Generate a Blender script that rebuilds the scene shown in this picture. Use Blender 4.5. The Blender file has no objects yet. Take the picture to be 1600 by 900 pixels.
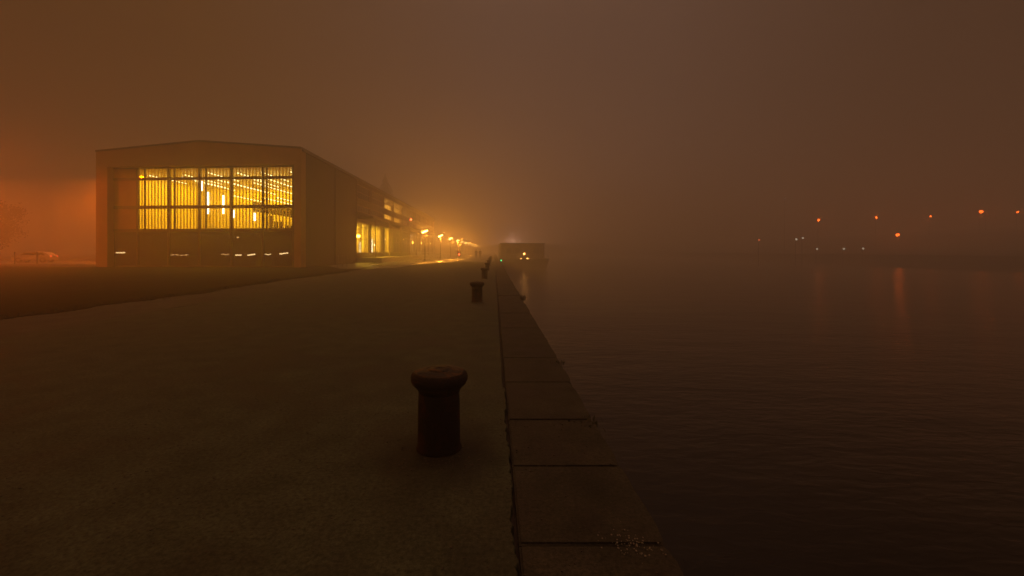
import bpy, bmesh, math, random
from mathutils import Vector, Matrix
R = math.radians
rnd = random.Random(7)
scene = bpy.context.scene
COL = scene.collection

# ------------------------------------------------------------------ camera, sky, exposure
CAM_H = 1.5
F = 711.0                      # focal length in photo pixels, vanishing point of the quay at (772, 392)
cam_data = bpy.data.cameras.new('camera')
cam = bpy.data.objects.new('camera', cam_data)
COL.objects.link(cam)
cam.location = (0, 0, CAM_H)
cam.rotation_euler = (R(90), 0, 0)
cam_data.sensor_width = 36.0
cam_data.lens = 36.0 * F / 1600.0
cam_data.shift_x = 28 / 1600.0
cam_data.shift_y = -58 / 1600.0
cam_data.clip_start = 0.05
cam_data.clip_end = 3000
scene.camera = cam

world = bpy.data.worlds.new('World')
scene.world = world
world.use_nodes = True
wn, wl = world.node_tree.nodes, world.node_tree.links
wn.clear()
w_out = wn.new('ShaderNodeOutputWorld')
sky = wn.new('ShaderNodeTexSky')
sky.sky_type = 'NISHITA'
sky.sun_disc = False
sky.sun_elevation = R(-4)
sky.sun_rotation = R(-60)
bg_sky = wn.new('ShaderNodeBackground')
bg_sky.inputs['Strength'].default_value = 0.02
wl.new(sky.outputs[0], bg_sky.inputs['Color'])
# the city's light dome on the low cloud: warm over the town, dim over the river
tc = wn.new('ShaderNodeTexCoord')
sep = wn.new('ShaderNodeSeparateXYZ')
wl.new(tc.outputs['Generated'], sep.inputs[0])
mx = wn.new('ShaderNodeMath'); mx.operation = 'MULTIPLY_ADD'
mx.inputs[1].default_value = 0.5; mx.inputs[2].default_value = 0.5
wl.new(sep.outputs['X'], mx.inputs[0])
def sky_ramp(stops):
    r = wn.new('ShaderNodeValToRGB'); wl.new(mx.outputs[0], r.inputs[0])
    cr = r.color_ramp
    cr.elements[0].position, cr.elements[1].position = stops[0][0], stops[-1][0]
    cr.elements[0].color = (*stops[0][1], 1); cr.elements[1].color = (*stops[-1][1], 1)
    for p, c in stops[1:-1]:
        e = cr.elements.new(p); e.color = (*c, 1)
    return r
W_LOW = sky_ramp([(0.0, (0.034, 0.014, 0.001)), (0.25, (0.066, 0.028, 0.006)), (0.5, (0.072, 0.048, 0.038)), (0.66, (0.064, 0.042, 0.034)), (0.82, (0.022, 0.014, 0.010)), (1.0, (0.007, 0.004, 0.002))])
W_TOP = sky_ramp([(0.0, (0.12, 0.032, 0.0)), (0.25, (0.22, 0.072, 0.002)), (0.5, (0.66, 0.310, 0.175)), (0.66, (0.60, 0.290, 0.180)), (0.85, (0.085, 0.042, 0.020)), (1.0, (0.03, 0.015, 0.005))])
rz = wn.new('ShaderNodeMapRange'); rz.interpolation_type = 'SMOOTHSTEP'
rz.inputs['From Min'].default_value = 0.45; rz.inputs['From Max'].default_value = 0.85
wl.new(sep.outputs['Z'], rz.inputs['Value'])
mulc = wn.new('ShaderNodeMix'); mulc.data_type = 'RGBA'
wl.new(rz.outputs[0], mulc.inputs['Factor'])
hb = wn.new('ShaderNodeMapRange'); hb.interpolation_type = 'SMOOTHSTEP'          # the glow is strongest near the horizon
hb.inputs['From Min'].default_value = 0.0; hb.inputs['From Max'].default_value = 0.4
hb.inputs['To Min'].default_value = 1.3; hb.inputs['To Max'].default_value = 0.85
wl.new(sep.outputs['Z'], hb.inputs['Value'])
lowv = wn.new('ShaderNodeVectorMath'); lowv.operation = 'SCALE'
wl.new(W_LOW.outputs[0], lowv.inputs[0]); wl.new(hb.outputs[0], lowv.inputs['Scale'])
wl.new(lowv.outputs[0], mulc.inputs[6]); wl.new(W_TOP.outputs[0], mulc.inputs[7])
bg_city = wn.new('ShaderNodeBackground')
bg_city.inputs['Strength'].default_value = 1.0
wl.new(mulc.outputs[2], bg_city.inputs['Color'])
adds = wn.new('ShaderNodeAddShader')
wl.new(bg_sky.outputs[0], adds.inputs[0]); wl.new(bg_city.outputs[0], adds.inputs[1])
wl.new(adds.outputs[0], w_out.inputs['Surface'])

vs = scene.view_settings
vs.view_transform = 'Standard'; vs.look = 'None'; vs.gamma = 1.0; vs.exposure = 0.0
vs.use_curve_mapping = False
cy = scene.cycles
cy.use_denoising = True
try:
    cy.denoiser = 'OPENIMAGEDENOISE'
except Exception:
    pass
cy.max_bounces = 6; cy.diffuse_bounces = 3; cy.glossy_bounces = 3; cy.transmission_bounces = 4
cy.volume_bounces = 3; cy.transparent_max_bounces = 16
cy.use_adaptive_sampling = False
cy.sample_clamp_indirect = 0.8; cy.sample_clamp_direct = 0.0
cy.caustics_reflective = False; cy.caustics_refractive = False
cy.use_light_tree = True

FOG_DENSITY = 0.011
FOG_COLOR = (0.98, 0.92, 0.82, 1)
FOG_ANISO = 0.65
SODIUM = (1.0, 0.15, 0.0)
WARM = (1.0, 0.35, 0.03)
YELLOW = (1.0, 0.58, 0.0)
P_STREET = 1600.0
P_SODIUM = 4000.0
P_HALL = 7600.0
P_HAZE_FILL = 2800.0
P_FRONT = 4300.0

# ------------------------------------------------------------------ helpers
def tag(o, label=None, cat=None, group=None, kind=None):
    if label: o['label'] = label
    if cat: o['category'] = cat
    if group: o['group'] = group
    if kind: o['kind'] = kind
    return o

def empty(name, loc=(0, 0, 0), rotz=0.0):
    o = bpy.data.objects.new(name, None)
    o.empty_display_size = 0.2
    o.location = loc; o.rotation_euler = (0, 0, rotz)
    COL.objects.link(o)
    return o

def thing(name, label, cat, loc=(0, 0, 0), rotz=0.0, group=None):
    return tag(empty(name, loc, rotz), label, cat, group)

class MB:
    def __init__(self): self.bm = bmesh.new()
    def box(self, x0, x1, y0, y1, z0, z1, rot=None):
        vs_ = [self.bm.verts.new((x, y, z)) for z in (z0, z1) for (x, y) in ((x0, y0), (x1, y0), (x1, y1), (x0, y1))]
        if rot is not None:
            c = Vector(((x0+x1)/2, (y0+y1)/2, (z0+z1)/2))
            for v in vs_: v.co = rot @ (v.co - c) + c
        for f in ((3, 2, 1, 0), (4, 5, 6, 7), (0, 1, 5, 4), (1, 2, 6, 5), (2, 3, 7, 6), (3, 0, 4, 7)):
            self.bm.faces.new([vs_[i] for i in f])
        return self
    def prism(self, pts, z0, z1):                     # plan polygon, counter-clockwise
        a = [self.bm.verts.new((p[0], p[1], z0)) for p in pts]
        b = [self.bm.verts.new((p[0], p[1], z1)) for p in pts]
        n = len(pts)
        self.bm.faces.new(list(reversed(a))); self.bm.faces.new(b)
        for i in range(n):
            self.bm.faces.new((a[i], a[(i+1) % n], b[(i+1) % n], b[i]))
        return self
    def hull(self, bot, top):                         # any two loops of equal length
        a = [self.bm.verts.new(p) for p in bot]; b = [self.bm.verts.new(p) for p in top]
        n = len(a)
        self.bm.faces.new(list(reversed(a))); self.bm.faces.new(b)
        for i in range(n):
            self.bm.faces.new((a[i], a[(i+1) % n], b[(i+1) % n], b[i]))
        return self
    def tube(self, p0, p1, r0, r1=None, n=10):
        r1 = r0 if r1 is None else r1
        p0, p1 = Vector(p0), Vector(p1)
        d = (p1 - p0).normalized()
        u = d.orthogonal().normalized(); w = d.cross(u)
        a, b = [], []
        for i in range(n):
            t = 2*math.pi*i/n
            o = u*math.cos(t) + w*math.sin(t)
            a.append(self.bm.verts.new(p0 + o*r0)); b.append(self.bm.verts.new(p1 + o*r1))
        for i in range(n):
            self.bm.faces.new((a[i], a[(i+1) % n], b[(i+1) % n], b[i]))
        self.bm.faces.new(list(reversed(a))); self.bm.faces.new(b)
        return self
    def lathe(self, prof, n=32, c=(0, 0, 0)):
        rings = []
        for (r, z) in prof:
            if r < 1e-5:
                rings.append([self.bm.verts.new((c[0], c[1], c[2]+z))])
            else:
                rings.append([self.bm.verts.new((c[0]+r*math.cos(2*math.pi*i/n), c[1]+r*math.sin(2*math.pi*i/n), c[2]+z)) for i in range(n)])
        for a, b in zip(rings, rings[1:]):
            for i in range(n):
                j = (i+1) % n
                if len(a) == 1: self.bm.faces.new((a[0], b[j], b[i]))
                elif len(b) == 1: self.bm.faces.new((a[i], a[j], b[0]))
                else: self.bm.faces.new((a[i], a[j], b[j], b[i]))
        return self
    def ball(self, c, r, seg=10, scale=(1, 1, 1)):
        m = Matrix.Translation(Vector(c)) @ Matrix.Diagonal((r*scale[0], r*scale[1], r*scale[2], 1))
        bmesh.ops.create_uvsphere(self.bm, u_segments=seg, v_segments=max(6, seg*2//3), radius=1.0, matrix=m)
        return self
    def quad(self, a, b, c, d):
        self.bm.faces.new([self.bm.verts.new(p) for p in (a, b, c, d)])
        return self
    def build(self, name, mat, parent=None, smooth=False, bevel=0.0, fix=True):
        if bevel > 0:
            bmesh.ops.bevel(self.bm, geom=self.bm.edges[:], offset=bevel, segments=2, affect='EDGES', profile=0.6)
        if fix: bmesh.ops.recalc_face_normals(self.bm, faces=self.bm.faces[:])
        me = bpy.data.meshes.new(name)
        self.bm.to_mesh(me); self.bm.free()
        if smooth:
            for p in me.polygons: p.use_smooth = True
        for m in (mat if isinstance(mat, (list, tuple)) else [mat]): me.materials.append(m)
        o = bpy.data.objects.new(name, me)
        COL.objects.link(o)
        if parent is not None: o.parent = parent
        return o

def copy_tree(o, parent=None):
    c = o.copy(); COL.objects.link(c)
    if parent is not None: c.parent = parent
    for ch in list(o.children): copy_tree(ch, c)
    return c

# ------------------------------------------------------------------ materials
def new_mat(name):
    m = bpy.data.materials.new(name); m.use_nodes = True
    nt = m.node_tree; nt.nodes.clear()
    out = nt.nodes.new('ShaderNodeOutputMaterial')
    return m, nt, out

def surf(name, c1, c2=None, rough=0.7, scale=4.0, detail=6.0, metallic=0.0, bump=0.0, bscale=None, c3=None, scale3=0.5, spec=0.5, rough2=None, speck=0.0, sscale=80.0):
    """two-tone noise colour, optional large blotches c3, optional bump"""
    m, nt, out = new_mat(name)
    N, L = nt.nodes, nt.links
    p = N.new('ShaderNodeBsdfPrincipled')
    p.inputs['Roughness'].default_value = rough
    p.inputs['Metallic'].default_value = metallic
    p.inputs['Specular IOR Level'].default_value = spec
    L.new(p.outputs[0], out.inputs['Surface'])
    g = N.new('ShaderNodeNewGeometry')
    no = N.new('ShaderNodeTexNoise'); no.inputs['Scale'].default_value = scale; no.inputs['Detail'].default_value = detail
    no.inputs['Roughness'].default_value = 0.62
    L.new(g.outputs['Position'], no.inputs['Vector'])
    ramp = N.new('ShaderNodeValToRGB')
    ramp.color_ramp.elements[0].position = 0.32; ramp.color_ramp.elements[1].position = 0.68
    c2 = c2 or c1
    ramp.color_ramp.elements[0].color = (*c1, 1); ramp.color_ramp.elements[1].color = (*c2, 1)
    L.new(no.outputs[0], ramp.inputs[0])
    col = ramp.outputs[0]
    if c3 is not None:
        n3 = N.new('ShaderNodeTexNoise'); n3.inputs['Scale'].default_value = scale3; n3.inputs['Detail'].default_value = 7.0
        n3.inputs['Roughness'].default_value = 0.6; n3.inputs['Distortion'].default_value = 0.6
        L.new(g.outputs['Position'], n3.inputs['Vector'])
        r3 = N.new('ShaderNodeValToRGB')
        r3.color_ramp.elements[0].position = 0.48; r3.color_ramp.elements[1].position = 0.64
        r3.color_ramp.elements[0].color = (0, 0, 0, 1); r3.color_ramp.elements[1].color = (1, 1, 1, 1)
        L.new(n3.outputs[0], r3.inputs[0])
        mix = N.new('ShaderNodeMix'); mix.data_type = 'RGBA'
        L.new(r3.outputs[0], mix.inputs['Factor'])
        L.new(col, mix.inputs[6]); mix.inputs[7].default_value = (*c3, 1)
        col = mix.outputs[2]
        if rough2 is not None:
            mr = N.new('ShaderNodeMapRange')
            mr.inputs['To Min'].default_value = rough; mr.inputs['To Max'].default_value = rough2
            L.new(r3.outputs[0], mr.inputs['Value']); L.new(mr.outputs[0], p.inputs['Roughness'])
    if speck > 0:
        ns = N.new('ShaderNodeTexNoise'); ns.inputs['Scale'].default_value = sscale; ns.inputs['Detail'].default_value = 9.0; ns.inputs['Roughness'].default_value = 0.82
        L.new(g.outputs['Position'], ns.inputs['Vector'])
        ms = N.new('ShaderNodeMapRange'); ms.inputs['From Min'].default_value = 0.35; ms.inputs['From Max'].default_value = 0.65
        ms.inputs['To Min'].default_value = 1.0 - speck; ms.inputs['To Max'].default_value = 1.0 + speck
        L.new(ns.outputs[0], ms.inputs['Value'])
        vm = N.new('ShaderNodeVectorMath'); vm.operation = 'SCALE'
        L.new(col, vm.inputs[0]); L.new(ms.outputs[0], vm.inputs['Scale']); col = vm.outputs[0]
    L.new(col, p.inputs['Base Color'])
    if bump > 0:
        nb = N.new('ShaderNodeTexNoise'); nb.inputs['Scale'].default_value = bscale or scale*4; nb.inputs['Detail'].default_value = 8.0
        nb.inputs['Roughness'].default_value = 0.7
        L.new(g.outputs['Position'], nb.inputs['Vector'])
        b = N.new('ShaderNodeBump'); b.inputs['Strength'].default_value = bump; b.inputs['Distance'].default_value = 0.02
        L.new(nb.outputs[0], b.inputs['Height']); L.new(b.outputs[0], p.inputs['Normal'])
    return m

def emit(name, color, strength, sample=True):
    m, nt, out = new_mat(name)
    e = nt.nodes.new('ShaderNodeEmission')
    e.inputs['Color'].default_value = (*color, 1); e.inputs['Strength'].default_value = strength
    nt.links.new(e.outputs[0], out.inputs['Surface'])
    if not sample:
        try: m.cycles.emission_sampling = 'NONE'
        except Exception: pass
    return m

def glass(name, tint=(0.9, 0.9, 0.9), refl=0.10, rough=0.02):
    m, nt, out = new_mat(name)
    N, L = nt.nodes, nt.links
    t = N.new('ShaderNodeBsdfTransparent'); t.inputs['Color'].default_value = (*tint, 1)
    g = N.new('ShaderNodeBsdfGlossy'); g.inputs['Roughness'].default_value = rough
    gn = N.new('ShaderNodeNewGeometry')          # Schlick reflectance, the same from both sides of the thin pane
    dp = N.new('ShaderNodeVectorMath'); dp.operation = 'DOT_PRODUCT'
    L.new(gn.outputs['Normal'], dp.inputs[0]); L.new(gn.outputs['Incoming'], dp.inputs[1])
    ab = N.new('ShaderNodeMath'); ab.operation = 'ABSOLUTE'; L.new(dp.outputs['Value'], ab.inputs[0])
    sb = N.new('ShaderNodeMath'); sb.operation = 'SUBTRACT'; sb.inputs[0].default_value = 1.0; L.new(ab.outputs[0], sb.inputs[1])
    pw = N.new('ShaderNodeMath'); pw.operation = 'POWER'; pw.inputs[1].default_value = 5.0; L.new(sb.outputs[0], pw.inputs[0])
    fr = N.new('ShaderNodeMath'); fr.operation = 'MULTIPLY_ADD'; fr.inputs[1].default_value = 0.80; fr.inputs[2].default_value = 0.04
    L.new(pw.outputs[0], fr.inputs[0])
    mx_ = N.new('ShaderNodeMixShader')
    L.new(fr.outputs[0], mx_.inputs[0]); L.new(t.outputs[0], mx_.inputs[1]); L.new(g.outputs[0], mx_.inputs[2])
    L.new(mx_.outputs[0], out.inputs['Surface'])
    return m

def translucent(name, color, w=0.6, clear=0.0):
    m, nt, out = new_mat(name)
    N, L = nt.nodes, nt.links
    d = N.new('ShaderNodeBsdfDiffuse'); d.inputs['Color'].default_value = (*color, 1)
    t = N.new('ShaderNodeBsdfTranslucent'); t.inputs['Color'].default_value = (*color, 1)
    x = N.new('ShaderNodeMixShader'); x.inputs[0].default_value = w
    L.new(d.outputs[0], x.inputs[1]); L.new(t.outputs[0], x.inputs[2])
    if clear:
        tr_ = N.new('ShaderNodeBsdfTransparent'); y = N.new('ShaderNodeMixShader'); y.inputs[0].default_value = clear
        L.new(x.outputs[0], y.inputs[1]); L.new(tr_.outputs[0], y.inputs[2]); x = y
    L.new(x.outputs[0], out.inputs['Surface'])
    return m

M = {}
M['plaza'] = surf('concrete_plaza', (0.037, 0.045, 0.024), (0.069, 0.083, 0.046), rough=0.88, spec=0.3, speck=0.75, sscale=34, scale=2.6, detail=12, bump=0.35, bscale=70,
                  c3=(0.030, 0.031, 0.017), scale3=0.55, rough2=0.7)
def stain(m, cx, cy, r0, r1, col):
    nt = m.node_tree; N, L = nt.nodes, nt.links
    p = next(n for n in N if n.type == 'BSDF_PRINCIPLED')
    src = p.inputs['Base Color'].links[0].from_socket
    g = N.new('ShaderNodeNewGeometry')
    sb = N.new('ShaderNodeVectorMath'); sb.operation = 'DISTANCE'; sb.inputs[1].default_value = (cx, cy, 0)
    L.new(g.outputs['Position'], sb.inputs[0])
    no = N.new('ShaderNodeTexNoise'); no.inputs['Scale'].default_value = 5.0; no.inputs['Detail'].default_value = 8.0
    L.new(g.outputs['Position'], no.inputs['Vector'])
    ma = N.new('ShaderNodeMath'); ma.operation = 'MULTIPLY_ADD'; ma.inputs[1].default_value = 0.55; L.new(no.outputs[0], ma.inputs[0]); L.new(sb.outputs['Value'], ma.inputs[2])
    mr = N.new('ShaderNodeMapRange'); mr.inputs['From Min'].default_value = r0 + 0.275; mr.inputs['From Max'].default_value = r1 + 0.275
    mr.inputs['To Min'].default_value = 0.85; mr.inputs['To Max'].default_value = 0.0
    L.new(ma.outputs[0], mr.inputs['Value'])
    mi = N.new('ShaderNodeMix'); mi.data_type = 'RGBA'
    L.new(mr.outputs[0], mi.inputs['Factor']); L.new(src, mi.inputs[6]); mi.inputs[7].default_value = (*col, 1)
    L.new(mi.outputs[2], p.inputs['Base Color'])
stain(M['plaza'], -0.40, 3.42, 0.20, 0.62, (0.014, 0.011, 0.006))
M['coping'] = surf('coping_concrete', (0.020, 0.020, 0.012), (0.055, 0.052, 0.034), rough=0.88, spec=0.3, speck=0.7, sscale=40, scale=2.6, detail=10, bump=0.4, bscale=80,
                   c3=(0.024, 0.019, 0.012), scale3=1.7, rough2=0.7)
M['quay_stone'] = surf('quay_wall_stone', (0.06, 0.05, 0.04), (0.12, 0.10, 0.08), rough=0.8, scale=1.5, bump=0.6, bscale=9)
M['soil'] = surf('packed_soil', (0.03, 0.024, 0.018), (0.05, 0.04, 0.03), rough=0.95, scale=3.0, bump=0.5)
M['lawn'] = surf('dark_turf', (0.016, 0.014, 0.006), (0.038, 0.028, 0.011), rough=1.0, scale=2.2, detail=12, bump=1.0, bscale=14, spec=0.1,
                 c3=(0.014, 0.011, 0.005), scale3=0.3)
M['footpath'] = surf('gravel_path', (0.030, 0.032, 0.018), (0.072, 0.070, 0.042), rough=0.9, scale=1.8, detail=10, bump=0.7, bscale=25,
                     c3=(0.03, 0.024, 0.014), scale3=0.45, speck=0.45, sscale=40)
M['promenade'] = surf('wet_asphalt', (0.10, 0.085, 0.06), (0.17, 0.14, 0.10), rough=0.5, scale=0.8, bump=0.15, bscale=16,
                      c3=(0.07, 0.06, 0.04), scale3=0.25, rough2=0.14)
M['road'] = surf('pale_asphalt', (0.12, 0.11, 0.10), (0.18, 0.165, 0.15), rough=0.6, scale=0.7, bump=0.1, bscale=16, c3=(0.08, 0.07, 0.06), scale3=0.2, rough2=0.3)
M['puddle'] = surf('still_water', (0.02, 0.018, 0.015), rough=0.04, scale=3)
M['kerb'] = surf('kerb_stone', (0.22, 0.20, 0.17), (0.30, 0.27, 0.23), rough=0.75, scale=3, bump=0.3)
M['iron'] = surf('rusty_iron', (0.003, 0.002, 0.0015), (0.009, 0.004, 0.0025), spec=0.25, rough=0.7, scale=7, detail=10, bump=0.75, bscale=34, c3=(0.045, 0.011, 0.003), scale3=6, speck=0.6, sscale=60, rough2=0.8)
M['iron_top'] = surf('worn_lit_iron', (0.002, 0.0015, 0.001), (0.022, 0.014, 0.007), spec=0.3, rough=0.55, speck=0.7, sscale=90, scale=9, detail=10, bump=0.8, bscale=36, c3=(0.12, 0.055, 0.016), scale3=11, rough2=0.75)  # worn top; its pale patches also paint in the highlight on the rim
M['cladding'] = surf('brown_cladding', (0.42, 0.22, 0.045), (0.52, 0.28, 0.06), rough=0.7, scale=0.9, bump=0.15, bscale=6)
M['shaded_cladding'] = surf('shaded_cladding', (0.045, 0.028, 0.012), (0.075, 0.048, 0.02), rough=0.75, scale=0.9, bump=0.15, bscale=6)  # same cladding, darkened for the side wall out of the front lamps' light
M['roofing'] = surf('roof_sheet', (0.07, 0.06, 0.05), (0.10, 0.085, 0.07), rough=0.6, scale=1.2)
M['frame'] = surf('painted_steel_frame', (0.16, 0.09, 0.03), (0.22, 0.125, 0.04), rough=0.5, scale=2)
M['hall_wall'] = surf('hall_wall', (0.70, 0.56, 0.28), (0.80, 0.66, 0.34), rough=0.8, scale=0.8)
M['hall_dark'] = surf('hall_timber', (0.16, 0.10, 0.05), (0.22, 0.14, 0.07), rough=0.7, scale=1.5)
M['hall_floor'] = surf('hall_floor', (0.30, 0.22, 0.12), (0.38, 0.28, 0.16), rough=0.5, scale=1)
M['slat'] = translucent('frosted_slat', (0.85, 0.66, 0.20), 0.7, 0.12)
M['curtain'] = translucent('pale_curtain', (0.8, 0.72, 0.55), 0.5)
M['glass'] = glass('clear_glass', (0.86, 0.86, 0.84))
M['dark_glass'] = glass('tinted_glass', (0.26, 0.20, 0.14))
def fog_reflect_glass(name, col, w):
    m, nt, out = new_mat(name)
    N, L = nt.nodes, nt.links
    t = N.new('ShaderNodeBsdfTransparent'); t.inputs['Color'].default_value = (0.75, 0.68, 0.55, 1)
    d = N.new('ShaderNodeBsdfPrincipled'); d.inputs['Base Color'].default_value = (*col, 1); d.inputs['Roughness'].default_value = 0.08
    x = N.new('ShaderNodeMixShader'); x.inputs[0].default_value = w
    L.new(t.outputs[0], x.inputs[1]); L.new(d.outputs[0], x.inputs[2]); L.new(x.outputs[0], out.inputs['Surface'])
    return m
M['fog_reflect_glass'] = fog_reflect_glass('fog_reflect_glass', (0.24, 0.14, 0.06), 0.6)  # brown diffuse coat paints in the orange fog mirrored by the panes
M['tube_hall'] = emit('hall_tube', (1.0, 0.82, 0.34), 6.5)
M['tube_white'] = emit('white_tube', (1.0, 0.86, 0.55), 9.0)
M['refl_low'] = emit('low_reflection', (1.0, 0.80, 0.50), 18.0)
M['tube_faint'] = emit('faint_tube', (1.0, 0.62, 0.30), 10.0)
M['street_tube'] = emit('street_tube', (1.0, 0.60, 0.16), 17.0)
M['sodium_lens'] = emit('sodium_lens', SODIUM, 4.0)
M['red_lens'] = emit('red_lens', (1.0, 0.07, 0.02), 40.0)
M['tail_lens'] = emit('tail_lens', (1.0, 0.07, 0.02), 4.0)
M['haze_fill_lens'] = emit('haze_fill_lens', (1.0, 0.62, 0.5), 20.0)
M['green_lens'] = emit('green_lens', (0.02, 0.8, 0.22), 9.0)
M['ship_lens'] = emit('ship_lens', (1.0, 0.42, 0.09), 22.0)
M['head_lens'] = emit('head_lens', (1.0, 0.72, 0.38), 45.0)
M['far_orange'] = emit('far_orange', (1.0, 0.13, 0.012), 22.0)
M['far_white'] = emit('far_white', (1.0, 0.80, 0.55), 1.0)
M['pole'] = surf('painted_pole', (0.04, 0.036, 0.03), (0.06, 0.052, 0.045), rough=0.5, scale=3)
M['pale_steel'] = surf('galvanised_steel', (0.32, 0.31, 0.29), (0.42, 0.40, 0.37), rough=0.4, metallic=0.6, scale=5)
M['hull'] = surf('hull_paint', (0.028, 0.024, 0.022), (0.05, 0.042, 0.036), rough=0.5, scale=1.2)
M['cabin'] = surf('cabin_paint', (0.07, 0.055, 0.045), (0.10, 0.08, 0.065), rough=0.5, scale=1)
M['window_dark'] = surf('dark_window', (0.012, 0.010, 0.009), rough=0.06, scale=1)
M['skin'] = surf('skin', (0.42, 0.26, 0.18), (0.48, 0.30, 0.21), rough=0.6, scale=8)
M['hair'] = surf('hair', (0.02, 0.014, 0.010), (0.035, 0.025, 0.018), rough=0.6, scale=30)
M['coat_dark'] = surf('dark_coat', (0.018, 0.016, 0.015), (0.03, 0.027, 0.025), rough=0.9, scale=12)
M['coat_brown'] = surf('brown_coat', (0.04, 0.028, 0.018), (0.06, 0.04, 0.027), rough=0.9, scale=12)
M['coat_red'] = surf('dark_red_jacket', (0.09, 0.018, 0.012), (0.13, 0.026, 0.018), rough=0.8, scale=12)
M['trousers'] = surf('dark_trousers', (0.02, 0.019, 0.02), (0.03, 0.028, 0.03), rough=0.9, scale=12)
M['shoe'] = surf('shoe_leather', (0.015, 0.012, 0.010), rough=0.5, scale=12)
M['rubber'] = surf('rubber', (0.014, 0.013, 0.012), (0.02, 0.019, 0.018), rough=0.8, scale=12)
M['car'] = surf('pale_car_paint', (0.40, 0.38, 0.34), (0.46, 0.44, 0.40), rough=0.25, scale=2)
M['bark'] = surf('bark', (0.045, 0.032, 0.022), (0.08, 0.058, 0.04), rough=0.95, scale=5, bump=0.8)
M['leaf'] = surf('leaf', (0.035, 0.045, 0.015), (0.07, 0.08, 0.025), rough=0.7, scale=1.2)
M['weed'] = surf('weed_blade', (0.03, 0.034, 0.012), (0.06, 0.06, 0.022), rough=0.8, scale=9)
M['chip'] = surf('pale_chip', (0.12, 0.11, 0.08), (0.30, 0.28, 0.21), rough=0.7, scale=20)
M['grit'] = surf('grit_stone', (0.03, 0.026, 0.017), (0.085, 0.07, 0.045), rough=0.9, scale=20)

# water: dark river with small wind ripples
def water_mat():
    m, nt, out = new_mat('river_water')
    N, L = nt.nodes, nt.links
    p = N.new('ShaderNodeBsdfPrincipled')
    p.inputs['Base Color'].default_value = (0.002, 0.0015, 0.001, 1)
    p.inputs['Roughness'].default_value = 0.17
    p.inputs['IOR'].default_value = 1.33
    p.inputs['Specular IOR Level'].default_value = 0.4
    L.new(p.outputs[0], out.inputs['Surface'])
    g = N.new('ShaderNodeNewGeometry')
    mp = N.new('ShaderNodeMapping'); mp.inputs['Scale'].default_value = (0.8, 2.0, 1.0); mp.inputs['Rotation'].default_value = (0, 0, R(12))
    L.new(g.outputs['Position'], mp.inputs['Vector'])
    n1 = N.new('ShaderNodeTexNoise'); n1.inputs['Scale'].default_value = 1.9; n1.inputs['Detail'].default_value = 5; n1.inputs['Distortion'].default_value = 0.5
    n2 = N.new('ShaderNodeTexNoise'); n2.inputs['Scale'].default_value = 0.22; n2.inputs['Detail'].default_value = 3
    L.new(mp.outputs[0], n1.inputs['Vector']); L.new(mp.outputs[0], n2.inputs['Vector'])
    b1 = N.new('ShaderNodeBump'); b1.inputs['Strength'].default_value = 0.38; b1.inputs['Distance'].default_value = 0.10
    b2 = N.new('ShaderNodeBump'); b2.inputs['Strength'].default_value = 0.35; b2.inputs['Distance'].default_value = 0.35
    L.new(n1.outputs[0], b1.inputs['Height']); L.new(n2.outputs[0], b2.inputs['Height'])
    L.new(b2.outputs[0], b1.inputs['Normal']); L.new(b1.outputs[0], p.inputs['Normal'])
    return m
M['water'] = water_mat()

# ------------------------------------------------------------------ ground, quay, river
WATER_Z = -2.6
def struct(mb, name, mat, **k):
    o = mb.build(name, mat, **k); o['kind'] = 'structure'; return o

struct(MB().box(-420, 0.16, -60, 600, -4.4, -0.06), 'ground', M['soil'])
struct(MB().box(0.95, 111.8, -60, 600, -4.35, WATER_Z), 'river_water', M['water'])

# concrete plaza, its river side broken into a jagged crack along the coping
def wob(y, a, f, s):
    return a*(math.sin(y*f+s) + 0.6*math.sin(y*f*2.7+s*1.7) + 0.4*math.sin(y*f*6.1+s*2.3))
def crack_x(y):
    a = 0.0075 if y < 5.0 else 0.0025
    r_ = random.Random(int(round(y*50)))
    return 0.108 + wob(y, a, 4.2, 0.6) + (r_.random()-0.5)*(0.020 if y < 5 else 0.003) - (0.012 if y > 5 else 0.0) 
ys = [-20.0, -5.0, 0.0] + [i*0.03 for i in range(1, 300)] + [9.0 + i*0.4 for i in range(1, 130)] + [80, 120, 200, 300, 560]
bm = bmesh.new()
prev = None
for y in ys:
    lx = -8.5 + wob(y, 0.05, 0.5, 2.0) + wob(y, 0.02, 2.1, 1.0)
    cx = crack_x(y)
    row = [bm.verts.new((lx, y, -0.05)), bm.verts.new((lx+0.02, y, 0.0)), bm.verts.new((-3.0, y, 0.0)), bm.verts.new((cx-0.006, y, 0.0)), bm.verts.new((cx, y, -0.008)), bm.verts.new((cx, y, -0.055))]
    if prev:
        for i in range(5): bm.faces.new((prev[i], prev[i+1], row[i+1], row[i]))
    prev = row
mb = MB(); mb.bm.free(); mb.bm = bm
struct(mb, 'plaza_pavement', M['plaza'])

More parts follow.
